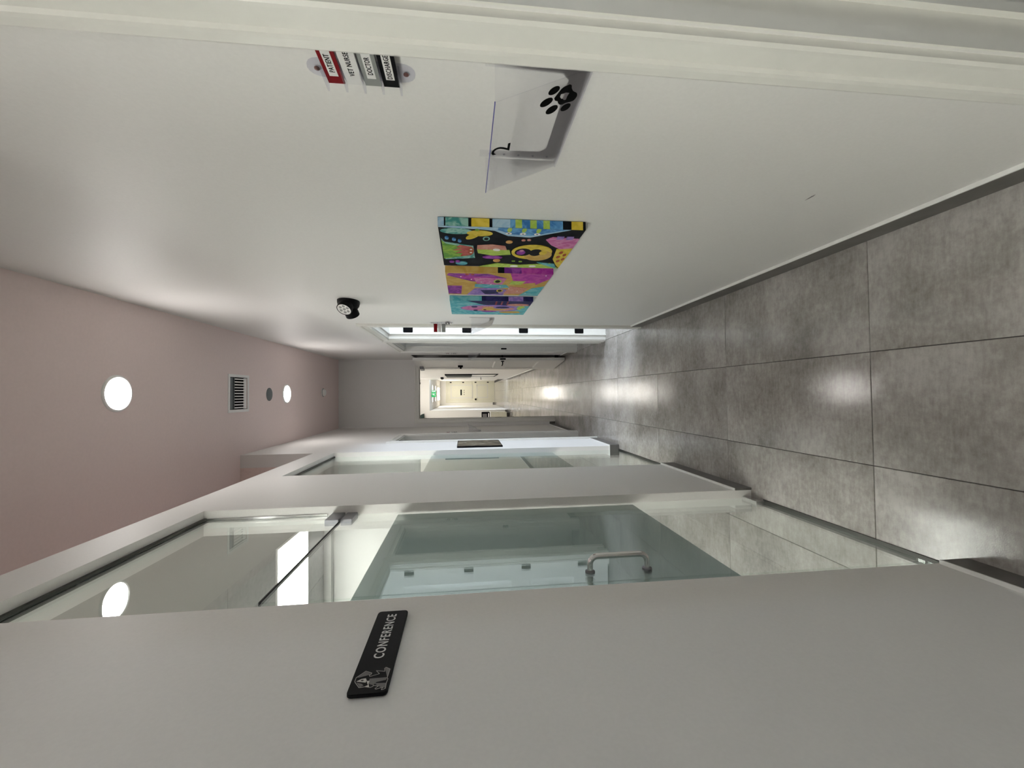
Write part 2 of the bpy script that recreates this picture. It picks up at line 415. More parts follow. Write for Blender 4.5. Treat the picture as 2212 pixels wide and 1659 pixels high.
for k, (wx, a0, a1, z0, z1) in enumerate(((RX, 2.55, 3.85, .9, 2.3), (RX, 5.36, 5.64, 1.3, 1.9), (2.0, -.02, .22, 1.17, 1.53))):  # unseen side-room windows, added to bring in daylight
    wn = struct(boxes('window_%d' % (k+1), [(wx+.03, wx+.09, a0, a0+.04, z0, z1), (wx+.03, wx+.09, a1-.04, a1, z0, z1),
        (wx+.03, wx+.09, a0+.04, a1-.04, z0, z0+.04), (wx+.03, wx+.09, a0+.04, a1-.04, z1-.04, z1)], 'trim_paint'),
        'unseen window added to light the %s on the right' % ('daylit room with the hinged door', 'second side room', 'room beside the camera')[k], 'window'); ORG[wn.name] = (0,0,0)
    box('pane', (wx+.055, wx+.063, a0+.04, a1-.04, z0+.04, z1-.04), 'window_glass', wn)
# store rooms behind the unlit openings; the right-hand one's darkness is in its colour
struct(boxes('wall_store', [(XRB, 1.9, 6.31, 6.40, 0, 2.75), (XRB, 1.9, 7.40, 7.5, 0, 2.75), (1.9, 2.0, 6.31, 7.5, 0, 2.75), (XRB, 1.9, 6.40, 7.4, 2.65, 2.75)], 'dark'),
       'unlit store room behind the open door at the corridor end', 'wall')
struct(boxes('wall_store', [(-2.2, -2.1, 4.31, 6.6, 0, 2.75), (-2.1, XLB, 6.5, 6.6, 0, 2.75), (-2.1, XLB, 4.31, 6.5, 2.65, 2.75)], 'wall_paint'),
       'unlit room behind the left-hand doorway', 'wall')
rn = [(XRB, 2.0, YB, YB+.1, 0, 2.75), (XRB, 2.0, 1.4, 1.5, 0, 2.75), (XRB, 2.12, YB, 1.5, 2.75, 2.85)]
xwin(rn, 2.0, 2.12, YB, 1.5, 2.75, -.02, .22, 1.17, 1.53)
struct(boxes('wall_side_room', rn, 'wall_paint'), 'walls of the room beside the camera', 'wall')
# bright hall beyond the end wall
struct(boxes('wall_hall', [(.54, .66, YE+.13, HALL, 0, CEIL)], 'hall_paint'), 'right-hand wall of the bright hall with the black display', 'wall')
struct(boxes('wall_hall', [(-4.2, -.575, HALL, HALL+.12, 0, LOWZ), (-4.2, .9, HALL, HALL+.12, LOWZ, CEIL)], 'hall_paint'), 'far wall and bulkhead of the bright hall', 'wall')
struct(boxes('wall_hall', [(-4.32, -4.2, YE, HALL+.12, 0, CEIL), (-4.2, XLB, YE, YE+.13, 0, CEIL)], 'hall_paint'), 'left-hand walls of the bright hall', 'wall')
struct(boxes('wall_passage', [(-.69, -.575, HALL+.12, END, 0, LOWZ), (.70, .82, HALL+.12, END, 0, LOWZ)], 'hall_paint'), 'side walls of the far low passage', 'wall')
struct(boxes('wall_passage', [(-.8, .9, END, END+.12, 0, LOWZ)], 'hall_paint'), 'wall around the far cream door', 'wall')
struct(boxes('ceiling_hall', [(-4.32, .9, YE+.13, HALL+.12, CEIL, CEIL+.1)], 'hall_paint'), 'ceiling of the bright hall', 'ceiling')
struct(boxes('ceiling_passage', [(-.8, .9, HALL+.12, END+.12, LOWZ+.12, LOWZ+.22), (-.69, .82, HALL+.12, END, LOWZ, LOWZ+.12)], 'hall_paint'), 'low ceiling of the far passage', 'ceiling')

# ------------------------------------------------------------------ baseboards (dark tile skirting with a white cap)
def base_x(side, xw, s, y0, y1, label):
    o = struct(box('baseboard_' + side, (min(xw, xw+s*.012), max(xw, xw+s*.012), y0, y1, 0, .098), 'skirting_tile'), label, 'baseboard'); ORG[o.name] = (0,0,0)
    box('cap_strip', (min(xw, xw+s*.013), max(xw, xw+s*.013), y0, y1, .098, .1035), 'cap_white', o)
    return o
base_x('right', XR, -1, .722, 3.578, 'dark tile skirting along the right wall below the canvases')
base_x('left', XL, 1, YB, OP0[0]-.002, 'dark tile skirting on the left behind the camera')
base_x('left', XL, 1, OP0[1]+.002, OP1[0]-.004, 'dark tile skirting below the conference sign')
base_x('left', XL, 1, OP1[1]-.004, OP2[0]-.002, 'dark tile skirting between the two glazed openings')
base_x('left', XL, 1, OP2[1]-.012, 4.895, 'dark tile skirting below the sepia picture')
base_x('left', XL, 1, 5.885, YE, 'dark tile skirting beyond the left-hand doorway')
base_x('right', XR, -1, 4.632, 4.674, 'sliver of dark skirting between the two right-hand door casings')
base_x('right', XR, -1, 5.87, 6.36, 'dark tile skirting beyond the second right-hand door')
o = struct(box('baseboard_end', (XL+.012, -.495, YE-.012, YE, 0, .098), 'skirting_tile'), 'dark tile skirting left of the end doorway', 'baseboard')
box('cap_strip', (XL+.012, -.495, YE-.013, YE, .098, .1035), 'cap_white', o)
o = struct(box('baseboard_reveal', (XLB, XL, OP2[1]-.012, OP2[1], 0, .098), 'skirting_tile'), 'skirting return inside the second glazed opening', 'baseboard')
box('cap_strip', (XLB, XL, OP2[1]-.013, OP2[1], .098, .1035), 'cap_white', o)
base_x('hall', .54, -1, 7.6, HALL, 'skirting along the right wall of the hall')
o = struct(box('baseboard_hall', (-4.2, -.575, HALL-.012, HALL, 0, .098), 'skirting_tile'), 'skirting along the far wall of the hall', 'baseboard')
o = struct(box('baseboard_passage', (-.575, -.42, END-.012, END, 0, .098), 'skirting_tile'), 'skirting beside the far cream door', 'baseboard')

# ------------------------------------------------------------------ door casings and linings
PROF = [(0, 0), (0, .014), (.006, .018), (.013, .018), (.018, .012), (.030, .013), (.052, .015), (.056, .021), (.064, .022), (.080, .022), (.087, .018), (.089, .0)]
def casing(name, xw, s, y0, y1, h, label, rev=.006):
    m = MB(); y0 -= rev; y1 += rev; h += rev
    for (u, t) in PROF: m.v += [(xw+s*t, y0-u, 0), (xw+s*t, y0-u, h+u), (xw+s*t, y1+u, h+u), (xw+s*t, y1+u, 0)]
    n = len(PROF)
    for i in range(n-1):
        for k in range(3): m.f.append((4*i+k, 4*i+k+1, 4*i+4+k+1, 4*i+4+k))
    m.f += [tuple(4*i for i in range(n)), tuple(4*i+3 for i in range(n))]
    return struct(m.build(name, 'trim_paint'), label, 'door casing')
def lining(parent, x0, x1, y0, y1, h, stop0, stop1):
    """door lining inside the wall opening with a stop bead"""
    t = .004
    box('jamb', (x0, x1, y0, y0+t, 0, h), 'trim_paint', parent); box('jamb', (x0, x1, y1-t, y1, 0, h), 'trim_paint', parent)
    box('head_jamb', (x0, x1, y0+t, y1-t, h-t, h), 'trim_paint', parent)
    boxes('stop_bead', [(stop0, stop1, y0+t, y0+t+.012, 0, h-t), (stop0, stop1, y1-t-.012, y1-t, 0, h-t), (stop0, stop1, y0+t, y1-t, h-t-.012, h-t)], 'trim_paint', parent)
ca = casing('trim_1', XR, -1, *DN, DH, 'white moulded casing of the door beside the camera'); ORG[ca.name] = (0,0,0); lining(ca, XR, XRB, *DN, DH, .658, .676)
cb = casing('trim_2', XR, -1, *DA, DH, 'white moulded casing of the open door with black hinges'); ORG[cb.name] = (0,0,0); lining(cb, XR, XRB, *DA, DH, .645, .66)
cc = casing('trim_3', XR, -1, *DB, DH, 'white moulded casing of the bluish second doorway on the right'); ORG[cc.name] = (0,0,0); lining(cc, XR, XRB, *DB, DH, .645, .66)
box('strike_plate', (.612, .632, DB[1]-.0065, DB[1]-.0035, 1.0, 1.075), 'black', cc)
cd = casing('trim_4', XL, 1, *DL, DH, 'white moulded casing of the left-hand doorway'); ORG[cd.name] = (0,0,0); lining(cd, XLB, XL, *DL, DH, -.61, -.595)
# casing of the end doorway
m = MB()
for (u, t) in PROF: m.v += [(EX[0]-u*.9, YE-t*.8, 0), (EX[0]-u*.9, YE-t*.8, EH+u*.9), (EX[1]+u*.9, YE-t*.8, EH+u*.9), (EX[1]+u*.9, YE-t*.8, 0)]
for i in range(len(PROF)-1):
    for k in range(3): m.f.append((4*i+k, 4*i+k+1, 4*i+4+k+1, 4*i+4+k))
ce = struct(m.build('trim_5', 'trim_paint'), 'casing of the doorway into the bright hall', 'door casing'); ORG[ce.name] = (0,0,0)
boxes('jamb', [(EX[0], EX[0]+.004, YE, YE+.13, 0, EH), (EX[1]-.004, EX[1], YE, YE+.13, 0, EH), (EX[0], EX[1], YE, YE+.13, EH-.004, EH)], 'trim_paint', ce)
boxes('stop_bead', [(EX[0]+.004, EX[0]+.008, YE+.045, YE+.06, 0, EH-.004), (EX[0]+.004, EX[1]-.004, YE+.045, YE+.06, EH-.010, EH-.004)], 'dark_rail', ce)
box('strike_plate', (EX[0]+.004, EX[0]+.007, YE+.004, YE+.03, .94, 1.06), 'black', ce)

# ------------------------------------------------------------------ panel doors
def leaf(name, w, h, t, label, loc, rotz, mat='door_paint', pan=((.40, .90), (1.09, 2.24)), handle=True, side=1):
    """two-panel door, hinge edge at local x=0, width along +x, thickness along y, centred"""
    r = box(name, (.09, w-.09, -t/2+.011, t/2-.011, .1, h-.08), mat)
    r.location = loc; r.rotation_euler = (0, 0, rotz); struct(r, label, 'door')
    st = .115
    zs = [(0.012, pan[0][0]), (pan[0][1], pan[1][0]), (pan[1][1], h)]
    for z0, z1 in zs: box('rail', (st, w-st, -t/2, t/2, z0, z1), mat, r, world=False)
    box('stile', (0, st, -t/2, t/2, .012, h), mat, r, world=False); box('stile', (w-st, w, -t/2, t/2, .012, h), mat, r, world=False)
    for z0, z1 in pan:                                    # sloped mouldings round each panel, both faces
        for s in (-1, 1):
            mb = MB(); ins = .022; y0 = s*t/2; y1 = s*(t/2-.011)
            A = [(st, y0, z0), (w-st, y0, z0), (w-st, y0, z1), (st, y0, z1)]
            B = [(st+ins, y1, z0+ins), (w-st-ins, y1, z0+ins), (w-st-ins, y1, z1-ins), (st+ins, y1, z1-ins)]
            mb.add(A+B, [(i, (i+1) % 4, 4+(i+1) % 4, 4+i) for i in range(4)])
            mb.build('panel_moulding', mat, r, world=False)
    if handle:
        for s in (-1, 1):
            hb = MB(); x = w-.06
            hb.cyl((x, .985), .026, s*t/2, s*(t/2+.008), 'y', 24)
            hb.tube([(x, s*t/2, .985), (x, s*(t/2+.045), .985), (x-.02, s*(t/2+.052), .985), (x-.115, s*(t/2+.052), .985)], .009, 12)
            hb.build('lever_handle', 'black', r, smooth=True, world=False)
        box('latch_plate', (w, w+.0015, -.012, .012, .94, 1.03), 'black', r, world=False)
    return r
# door_1: nearest right-hand door, open into its room
leaf('door_1', DN[1]-DN[0]-.014, DH-.008, .038, 'door of the room beside the camera, swung wide open out of view', (XRB+.03, DN[0]-.02, 0), 0.0)
# door_2: open into the daylit room, black hinges on the far jamb
d2 = leaf('door_2', .835, DH-.008, .04, 'white panel door swung open into the first room on the right', (XRB+.004, DA[1]+.03, 0), 0.0)
hg = MB().prism([(.0,0),(.046,0),(.053,.006),(.053,.094),(.046,.1),(0,.1)], 0, .003, 'y')
hm = None
for z in (2.124, 1.50, .882, .256):
    if hm is None:
        hm = hg.build('hinge', 'black', cb); o = hm
    else:
        o = hm.copy(); COL.objects.link(o); o.parent = cb
    o.matrix_parent_inverse = Matrix.Identity(4)
    o.rotation_euler = (0, 0, PI); o.location = (XRB, DA[1]-.004, z)
# door_3: leaf of the end doorway folded back along the right wall
vx, vy = .523-.437, 6.42-7.245; ang = math.atan2(vy, vx)
d3 = leaf('door_3', math.hypot(vx, vy), 2.35, .042, 'white panel door folded back at the end of the corridor', (.452, 7.243, .004), ang)
def loc_on(d, x, y): return (d.location.x + x*math.cos(ang) - y*math.sin(ang), d.location.y + x*math.sin(ang) + y*math.cos(ang))
boxes('door_closer', [(.10, .30, -.062, -.021, 2.24, 2.30), (.02, .10, -.05, -.03, 2.27, 2.29)], 'satin_metal', d3, ).name
MB().box(.36, .40, -.05, -.021, 1.60, 1.68).box(.37, .385, -.075, -.05, 1.62, 1.65).build('coat_hook', 'black', d3, world=False)
# door_4: cream door far down the passage
d4 = box('door_4', (-.36, .66, END-.02, END-.004, .01, 2.47), 'cream'); struct(d4, 'cream panel door at the far end of the passage', 'door'); ORG[d4.name] = (0,0,0)
boxes('frame', [(-.44, -.37, END-.03, END-.002, 0, 2.55), (.67, .699, END-.03, END-.002, 0, 2.55), (-.37, .67, END-.03, END-.002, 2.48, 2.55)], 'cream', d4)
for z0, z1 in ((.35, .95), (1.15, 2.3)):
    boxes('panel_moulding', [(-.2, .5, END-.03, END-.02, z0, z0+.04), (-.2, .5, END-.03, END-.02, z1-.04, z1), (-.2, -.16, END-.03, END-.02, z0, z1), (.46, .5, END-.03, END-.02, z0, z1)], 'art_edge', d4)
for z in (.3, .95, 1.6, 2.25): box('hinge', (.60, .65, END-.026, END-.02, z, z+.1), 'black_satin', d4)
MB().lathe([(0, 0), (.05, 0), (.05, .02), (.02, .03), (.02, .05), (.045, .07), (.03, .1), (0, .1)], (-.27, END-.02, 1.0), (0, -1, 0), 20).build('knob', 'black', d4, smooth=True)
box('name_plate', (-.05, .25, END-.028, END-.02, 1.72, 1.80), 'black_satin', d4)
text('lettering', '- - -', 'ink', d4, (.1, END-.0205, 1.60), (1, 0, 0), (0, 0, 1), .03, .25)

# ------------------------------------------------------------------ glazing in the left partition
GT = .010
def pane(name, y0, y1, z0, z1, parent): return box(name, (XG-GT/2, XG+GT/2, y0, y1, z0, z1), 'glass', parent, bevel=.0012)
rt_ = box('window_4', (XG-.012, XG+.012, OP1[0], OP1[1], OPH-.014, OPH), 'dark_rail')      # head channel
struct(rt_, 'fixed glass transom and sidelight around the frosted glass door', 'window'); ORG[rt_.name] = (0,0,0)
pane('transom_pane', OP1[0]+.003, OP1[1]-.004, 2.172, OPH-.014, rt_)
pane('sidelight_pane', OP1[0]+.003, 1.279, .006, 2.162, rt_)
boxes('edge_channel', [(XG-.010, XG+.010, OP1[1]-.004, OP1[1], 2.26, OPH-.014)], 'chrome', rt_)
MB().box(XG-.018, XG+.018, OP1[0], OP1[1]-.10, 0, .005).build('floor_channel', 'dark_rail', rt_)
box('film', (XG-GT/2-.0006, XG-GT/2-.0001, OP1[0]+.003, 1.279, .69, 1.917), 'frosted_film', rt_)
# the swinging glass door
gd = pane('door_5', 1.285, 2.170, .010, 2.164, None)
struct(gd, 'frosted glass conference room door with a steel pull handle', 'glass door'); ORG[gd.name] = (0,0,0)
box('frosted_film', (XG-GT/2-.0006, XG-GT/2-.0001, 1.285, 2.170, .69, 1.917), 'frosted_film', gd)
for z0, z1, nm in ((2.112, 2.163, 'patch_fitting'), (.008, .062, 'floor_pivot')):
    box(nm, (XG-.015, XG+.015, 2.055, 2.172, z0, z1), 'satin_metal' if nm[0] == 'p' else 'chrome', gd, bevel=.002)
box('patch_fitting', (XG-.015, XG+.015, 2.055, 2.176, 2.173, 2.235), 'satin_metal', rt_, bevel=.002)
box('edge_seal', (XG-.006, XG+.006, 1.285, 2.055, 2.1655, 2.1705), 'black', rt_)
hy, hx = 1.352, XG+.006
for s, nm in ((1, 'pull_handle'), (-1, 'inner_pull_handle')):
    x0 = XG+s*.006; x1 = XG+s*.058; pts = [(x0, hy, .980)]
    for k in range(7):
        a_ = k/6*PI/2; pts.append((x1-s*.026+s*.026*math.sin(a_), hy, .980+.026-.026*math.cos(a_)+0))
    pts2 = [(x, y, 1.175-(z-.980)) for (x, y, z) in reversed(pts)]
    pull = MB().tube(pts+pts2, .0095, 16).build(nm, 'chrome', gd, smooth=True)
    for z in (.980, 1.175):
        MB().lathe([(0, 0), (.016, 0), (.016, .006), (.013, .008), (0, .008)], (XG+s*.0052, hy, z), (s, 0, 0), 24).build('rosette', 'satin_metal', pull, smooth=True)
# unseen glazed opening, added so the lobby panels reach the right wall
w6 = box('window_6', (XG-.012, XG+.012, OP0[0], OP0[1], OPH-.014, OPH), 'dark_rail')
struct(w6, 'unseen clear glass pane added in the left partition to let lobby light in', 'window'); ORG[w6.name] = (0,0,0)
pane('glass_pane', OP0[0]+.003, OP0[1]-.003, .008, OPH-.014, w6)
box('floor_channel', (XG-.016, XG+.016, OP0[0], OP0[1], 0, .007), 'dark_rail', w6)
# second opening: one fixed pane
w4 = box('window_5', (XG-.012, XG+.012, OP2[0], OP2[1], OPH-.014, OPH), 'dark_rail')
struct(w4, 'second glazed opening with a frosted band, beyond the glass door', 'window'); ORG[w4.name] = (0,0,0)
pane('glass_pane', OP2[0]+.003, OP2[1]-.003, .008, OPH-.014, w4)
box('frosted_film', (XG-GT/2-.0006, XG-GT/2-.0001, OP2[0]+.003, OP2[1]-.003, .70, 1.908), 'frosted_film', w4)
box('floor_channel', (XG-.016, XG+.016, OP2[0], OP2[1]-.012, 0, .007), 'dark_rail', w4)

# ------------------------------------------------------------------ ceiling fittings
def downlight(x, y, label):
    t = thing('ceiling_downlight', label, 'ceiling light', (x, y, CEIL), 'round corridor downlights')
    MB().lathe([(.094, .0), (.094, -.006), (.100, -.010), (.110, -.007), (.113, 0)], (x, y, CEIL), (0, 0, 1), 48).build('rim', 'white_plastic', t, smooth=True)
    MB().lathe([(0, -.0062), (.06, -.0062), (.094, -.005)], (x, y, CEIL), (0, 0, 1), 48).build('diffuser', 'lamp_disc', t, smooth=True)
downlight(.027, 2.786, 'large bright round downlight on the ceiling, nearest in view')
downlight(.027, 5.215, 'smaller-looking bright round downlight beyond the grey speaker disc')
downlight(.027, -.35, 'round downlight overhead, just behind the camera')
t = thing('air_vent', 'square white ceiling air vent with dark louvre gaps', 'air vent', (.031, 4.16, CEIL))
x0, x1, y0, y1 = -.143, .205, 3.98, 4.337
boxes('frame', [(x0, VX[0], y0, y1, CEIL-.006, CEIL), (VX[1], x1, y0, y1, CEIL-.006, CEIL), (VX[0], VX[1], y0, VY[0], CEIL-.006, CEIL), (VX[0], VX[1], VY[1], y1, CEIL-.006, CEIL)], 'white_plastic', t)
boxes('duct', [(VX[0], VX[0]+.003, VY[0], VY[1], CEIL, CEIL+.19), (VX[1]-.003, VX[1], VY[0], VY[1], CEIL, CEIL+.19),
      (VX[0], VX[1], VY[1]-.003, VY[1], CEIL+.03, CEIL+.19), (VX[0], VX[1], VY[0], VY[0]+.003, CEIL, CEIL+.19), (VX[0], VX[1], VY[0], VY[1], CEIL+.185, CEIL+.19)], 'dark', t)
boxes('cross_blade', [(VX[0]+.004, VX[1]-.004, VY[0]+.055, VY[0]+.063, CEIL+.004, CEIL+.03), (VX[0]+.004, VX[1]-.004, VY[0]+.085, VY[0]+.092, CEIL+.004, CEIL+.03)], 'grey_mesh', t)
box('blank_plate', (VX[0]+.004, VX[1]-.004, VY[0]+.004, VY[0]+.053, CEIL+.002, CEIL+.006), 'grey_mesh', t)
box('end_plate', (VX[0]+.004, VX[1]-.004, VY[1]-.046, VY[1]-.004, CEIL+.004, CEIL+.012), 'white_plastic', t)
lv = MB().box(-.005, .005, VY[0]+.098, VY[1]-.048, CEIL+.003, CEIL+.030).build('louvre', 'white_plastic', t)
for k in range(11):
    o = lv if k == 0 else lv.copy()
    if k: COL.objects.link(o); o.parent = t
    o.location.x = VX[0] + .016 + k*(VX[1]-VX[0]-.032)/10 - .0 - (.031) + .031 - ORG[t.name][0] + ORG[t.name][0]
t = thing('ceiling_speaker', 'flush grey round speaker disc on the ceiling', 'speaker', (.022, 4.775, CEIL))
MB().lathe([(0, -.004), (.068, -.004), (.071, -.002), (.071, 0)], (.022, 4.775, CEIL), (0, 0, 1), 48).build('grille', 'grey_mesh', t, smooth=True)
t = thing('smoke_detector', 'small white smoke detector on the ceiling near the end wall', 'smoke detector', (.048, 6.48, CEIL))
MB().lathe([(.062, 0), (.062, -.008), (.052, -.012), (.050, -.03), (.04, -.040), (0, -.042)], (.048, 6.48, CEIL), (0, 0, 1), 32).build('housing', 'white_plastic', t, smooth=True)
MB().lathe([(.063, -.010), (.056, -.014)], (.048, 6.48, CEIL), (0, 0, 1), 32).build('base_ring', 'grey_mesh', t, smooth=True)
# conference room panels; the second is unseen, added to light the right wall
for yc, lb in ((3.43, 'bright rectangular light panel seen through the glass door'), (1.03, 'unseen second light panel added in the conference room, behind the sign wall')):
    t = thing('conference_panel', lb, 'ceiling light', (-1.67, yc, PZ), 'conference room light panels')
    boxes('frame', [(-2.27, -1.07, yc-.3, yc-.285, PZ-.004, PZ+.02), (-2.27, -1.07, yc+.285, yc+.3, PZ-.004, PZ+.02), (-1.085, -1.07, yc-.285, yc+.285, PZ-.004, PZ+.02), (-2.27, -2.255, yc-.285, yc+.285, PZ-.004, PZ+.02)], 'white_plastic', t)
    box('diffuser', (-2.255, -1.085, yc-.285, yc+.285, PZ, PZ+.015), 'pod_panel', t)
for xc, yc, lb in ((-1.37, -.17, 'unseen fill panel added in the made-up lobby left of the camera, by the pane'), (-1.37, -1.17, 'unseen fill panel added at the back of the made-up lobby left of the camera')):  # unseen lobby panels, added to brighten the right wall
    t = thing('lobby_fill_panel', lb, 'ceiling light', (xc, yc, PZ), 'added lobby fill panels')
    boxes('frame', [(xc-.3, xc+.3, yc-.3, yc-.285, PZ-.012, PZ), (xc-.3, xc+.3, yc+.285, yc+.3, PZ-.012, PZ), (xc-.3, xc-.285, yc-.285, yc+.285, PZ-.012, PZ), (xc+.285, xc+.3, yc-.285, yc+.285, PZ-.012, PZ)], 'white_plastic', t)
    box('diffuser', (xc-.285, xc+.285, yc-.285, yc+.285, PZ-.009, PZ-.001), 'lobby_fill_panel', t)
# hall panels
for k, (x, y) in enumerate(((0, 9.6), (0, 12.0), (0, 14.3), (-2.2, 9.6), (-2.2, 12.0), (-2.2, 14.3))):
    t = thing('panel_light', ['square ceiling panel %s of the hall, over the aisle', 'square ceiling panel %s of the hall, over the left side'][k//3] % ('in the near part', 'in the middle', 'in the far part')[k % 3], 'ceiling light', (x, y, CEIL), 'square hall panels')
    boxes('frame', [(x-.3, x+.3, y-.3, y-.285, CEIL-.012, CEIL), (x-.3, x+.3, y+.285, y+.3, CEIL-.012, CEIL), (x-.3, x-.285, y-.285, y+.285, CEIL-.012, CEIL), (x+.285, x+.3, y-.285, y+.285, CEIL-.012, CEIL)], 'white_plastic', t)
    box('diffuser', (x-.285, x+.285, y-.285, y+.285, CEIL-.009, CEIL-.001), 'hall_panel', t)
for k, (x, y) in enumerate(((.27, 16.75), (.27, 18.45), (-.19, 16.75), (-.19, 18.45))):
    t = thing('passage_downlight', 'round passage lamp %s of the green exit sign, %s one' % (('right', 'left')[k//2], ('nearer', 'farther')[k % 2]), 'ceiling light', (x, y, LOWZ), 'round passage lamps')
    MB().lathe([(.115, 0), (.115, -.01), (.098, -.012)], (x, y, LOWZ), (0, 0, 1), 28).build('rim', 'white_plastic', t, smooth=True)
    MB().lathe([(0, -.008), (.1, -.008)], (x, y, LOWZ), (0, 0, 1), 28).build('diffuser', 'low_lamp', t)
t = thing('panel_light', 'long bright light panel under the green exit sign', 'ceiling light', (.03, 20.5, LOWZ))
boxes('frame', [(-.29, .35, 19.65, 19.68, LOWZ-.012, LOWZ), (-.29, .35, 21.37, 21.4, LOWZ-.012, LOWZ), (-.29, -.26, 19.68, 21.37, LOWZ-.012, LOWZ), (.32, .35, 19.68, 21.37, LOWZ-.012, LOWZ)], 'white_plastic', t)
box('diffuser', (-.26, .32, 19.68, 21.37, LOWZ-.009, LOWZ-.001), 'low_lamp', t)

# ------------------------------------------------------------------ exit sign
t = thing('exit_sign', 'glowing green exit sign hanging in the far passage', 'exit sign', (.035, 16.0, LOWZ))
box('face', (-.095, .165, 15.99, 16.01, 2.655, 2.815), 'exit_green', t, bevel=.004)
for bx_ in (-.04, .10): box('bracket', (bx_, bx_+.01, 15.997, 16.003, 2.815, LOWZ), 'satin_metal', t)
mp = MB(); y = 15.9885
mp.prism([(.02+.014*math.cos(a*PI/5), 2.785+.014*math.sin(a*PI/5)) for a in range(10)], y, y+.001, 'y')
for poly in ([(-.005,2.765),(.035,2.768),(.025,2.725),(-.01,2.722)], [(.035,2.765),(.065,2.745),(.058,2.735),(.03,2.75)], [(-.005,2.765),(-.04,2.745),(-.033,2.735),(.0,2.75)],
             [(.01,2.728),(.05,2.705),(.04,2.672),(.03,2.676),(.034,2.70),(-.005,2.722)], [(-.01,2.725),(-.03,2.69),(-.065,2.685),(-.063,2.675),(-.022,2.68),(.012,2.722)], [(.10,2.80),(.15,2.80),(.15,2.67),(.10,2.67)]):
    mp.prism(poly, y, y+.001, 'y')
mp.build('running_figure', 'paper', t)

# ------------------------------------------------------------------ emergency twin spotlight on the right wall
ey, ez = 2.735, 2.305
t = thing('emergency_light', 'black twin-head emergency spotlight high on the right wall', 'emergency light', (XR, ey, ez))
hs = MB(); n = 40
prof = [(1.0, 0), (1.0, -.012), (.94, -.03), (.80, -.044), (.5, -.05), (0, -.05)]
vs = []
for r_, dx in prof:
    for i in range(n):
        a_ = 2*PI*i/n; vs.append((XR+dx, ey + .093*r_*math.cos(a_), ez + .066*r_*math.sin(a_)))
hs.add(vs, [(j*n+i, j*n+(i+1) % n, (j+1)*n+(i+1) % n, (j+1)*n+i) for j in range(len(prof)-1) for i in range(n)])
hs.build('housing', 'black_satin', t, smooth=True)
def spot(c, d, r, nm):
    d = Vector(d).normalized()
    sp = MB().lathe([(0, -.045), (r*.6, -.043), (r*.92, -.028), (r, -.008), (r, .012), (r*.96, .014), (r*.9, .012)], c, d, 40).build(nm, 'black_satin', t, smooth=True)
    MB().lathe([(r*.93, .0125), (r*.80, .010), (0, .0085)], c, d, 40).build('lens_dish', 'white_plastic', sp, smooth=True)
    lm = MB(); q = d.cross(Vector((0, 0, 1))).normalized(); w_ = d.cross(q)
    for k in range(7):
        a_ = k*2*PI/6; rr = 0 if k == 6 else r*.55
        p = Vector(c) + d*.0095 + (q*math.cos(a_) + w_*math.sin(a_))*rr
        lm.lathe([(r*.2, 0), (r*.16, .003), (0, .004)], p, d, 14)
    lm.build('lens', 'lens_grey', sp, smooth=True)
spot((XR-.060, ey-.070, ez+.004), (-.78, -.55, .18), .046, 'spot_head')
spot((XR-.074, ey+.040, ez-.012), (-.75, .62, -.2), .043, 'spot_head')
MB().lathe([(.005, 0), (.004, .002), (0, .003)], (XR-.040, ey-.055, ez-.035), (-1, -.5, 0), 12).build('indicator', 'red_led', t)

# ------------------------------------------------------------------ CONFERENCE sign
sy0, sy1, sz0, sz1 = .794, 1.087, 1.7245, 1.797
t = thing('door_sign', 'black plate lettered CONFERENCE with a dog logo', 'sign', (XL, .94, 1.76))
r_ = .009; pts = []
for (cy, cz, a0) in ((sy1-r_, sz1-r_, 0), (sy0+r_, sz1-r_, 90), (sy0+r_, sz0+r_, 180), (sy1-r_, sz0+r_, 270)):
    for k in range(6):
        a_ = math.radians(a0 + k*18); pts.append((cy + r_*math.cos(a_), cz + r_*math.sin(a_)))
MB().prism(pts, XL+.002, XL+.0090, 'x').build('plate', 'black_satin', t, bevel=.0012)
xs = XL+.0091
text('lettering', 'CONFERENCE', 'white_card', t, (xs, .983, 1.7605), (0, 1, 0), (0, 0, 1), .0215, .172, .0003, bold=.014, spacing=1.16)
DOG = {'ear': [(.841,1.789),(.856,1.776),(.85,1.764),(.846,1.768),(.841,1.785)], 'face': [(.83,1.787),(.836,1.779),(.837,1.771),(.83,1.768),(.825,1.769)],
 'ear_far': [(.827,1.786),(.822,1.775),(.817,1.771),(.813,1.777)], 'chest': [(.829,1.768),(.829,1.762),(.821,1.763),(.81,1.759),(.814,1.768),(.817,1.763)],
 'body': [(.835,1.764),(.835,1.732),(.828,1.732),(.824,1.749),(.816,1.753),(.82,1.762)], 'tail': [(.862,1.74),(.864,1.737),(.858,1.73),(.834,1.731)],
 'leg': [(.821,1.753),(.819,1.73),(.806,1.73),(.809,1.739)]}
OUT = [(.831,1.79),(.841,1.79),(.858,1.776),(.851,1.763),(.846,1.764),(.846,1.767),(.841,1.765),(.847,1.748),(.857,1.756),(.853,1.739),(.862,1.741),(.865,1.739),(.859,1.73),(.833,1.731),(.83,1.729),(.819,1.73),(.804,1.729),(.801,1.735),(.802,1.736),(.808,1.734),(.804,1.746),(.806,1.748),(.812,1.743),(.815,1.753),(.812,1.753),(.81,1.758),(.813,1.768),(.812,1.778),(.828,1.789)]
lg = MB()
for i in range(len(OUT)):
    p, q = Vector((*OUT[i], 0)), Vector((*OUT[(i+1) % len(OUT)], 0)); d = (q-p).normalized(); nn = Vector((-d.y, d.x, 0))*.00055
    lg.prism([(p-nn)[:2], (q-nn)[:2], (q+nn)[:2], (p+nn)[:2]], xs, xs+.0004, 'x')
logo = lg.build('dog_logo', 'logo_line', t)
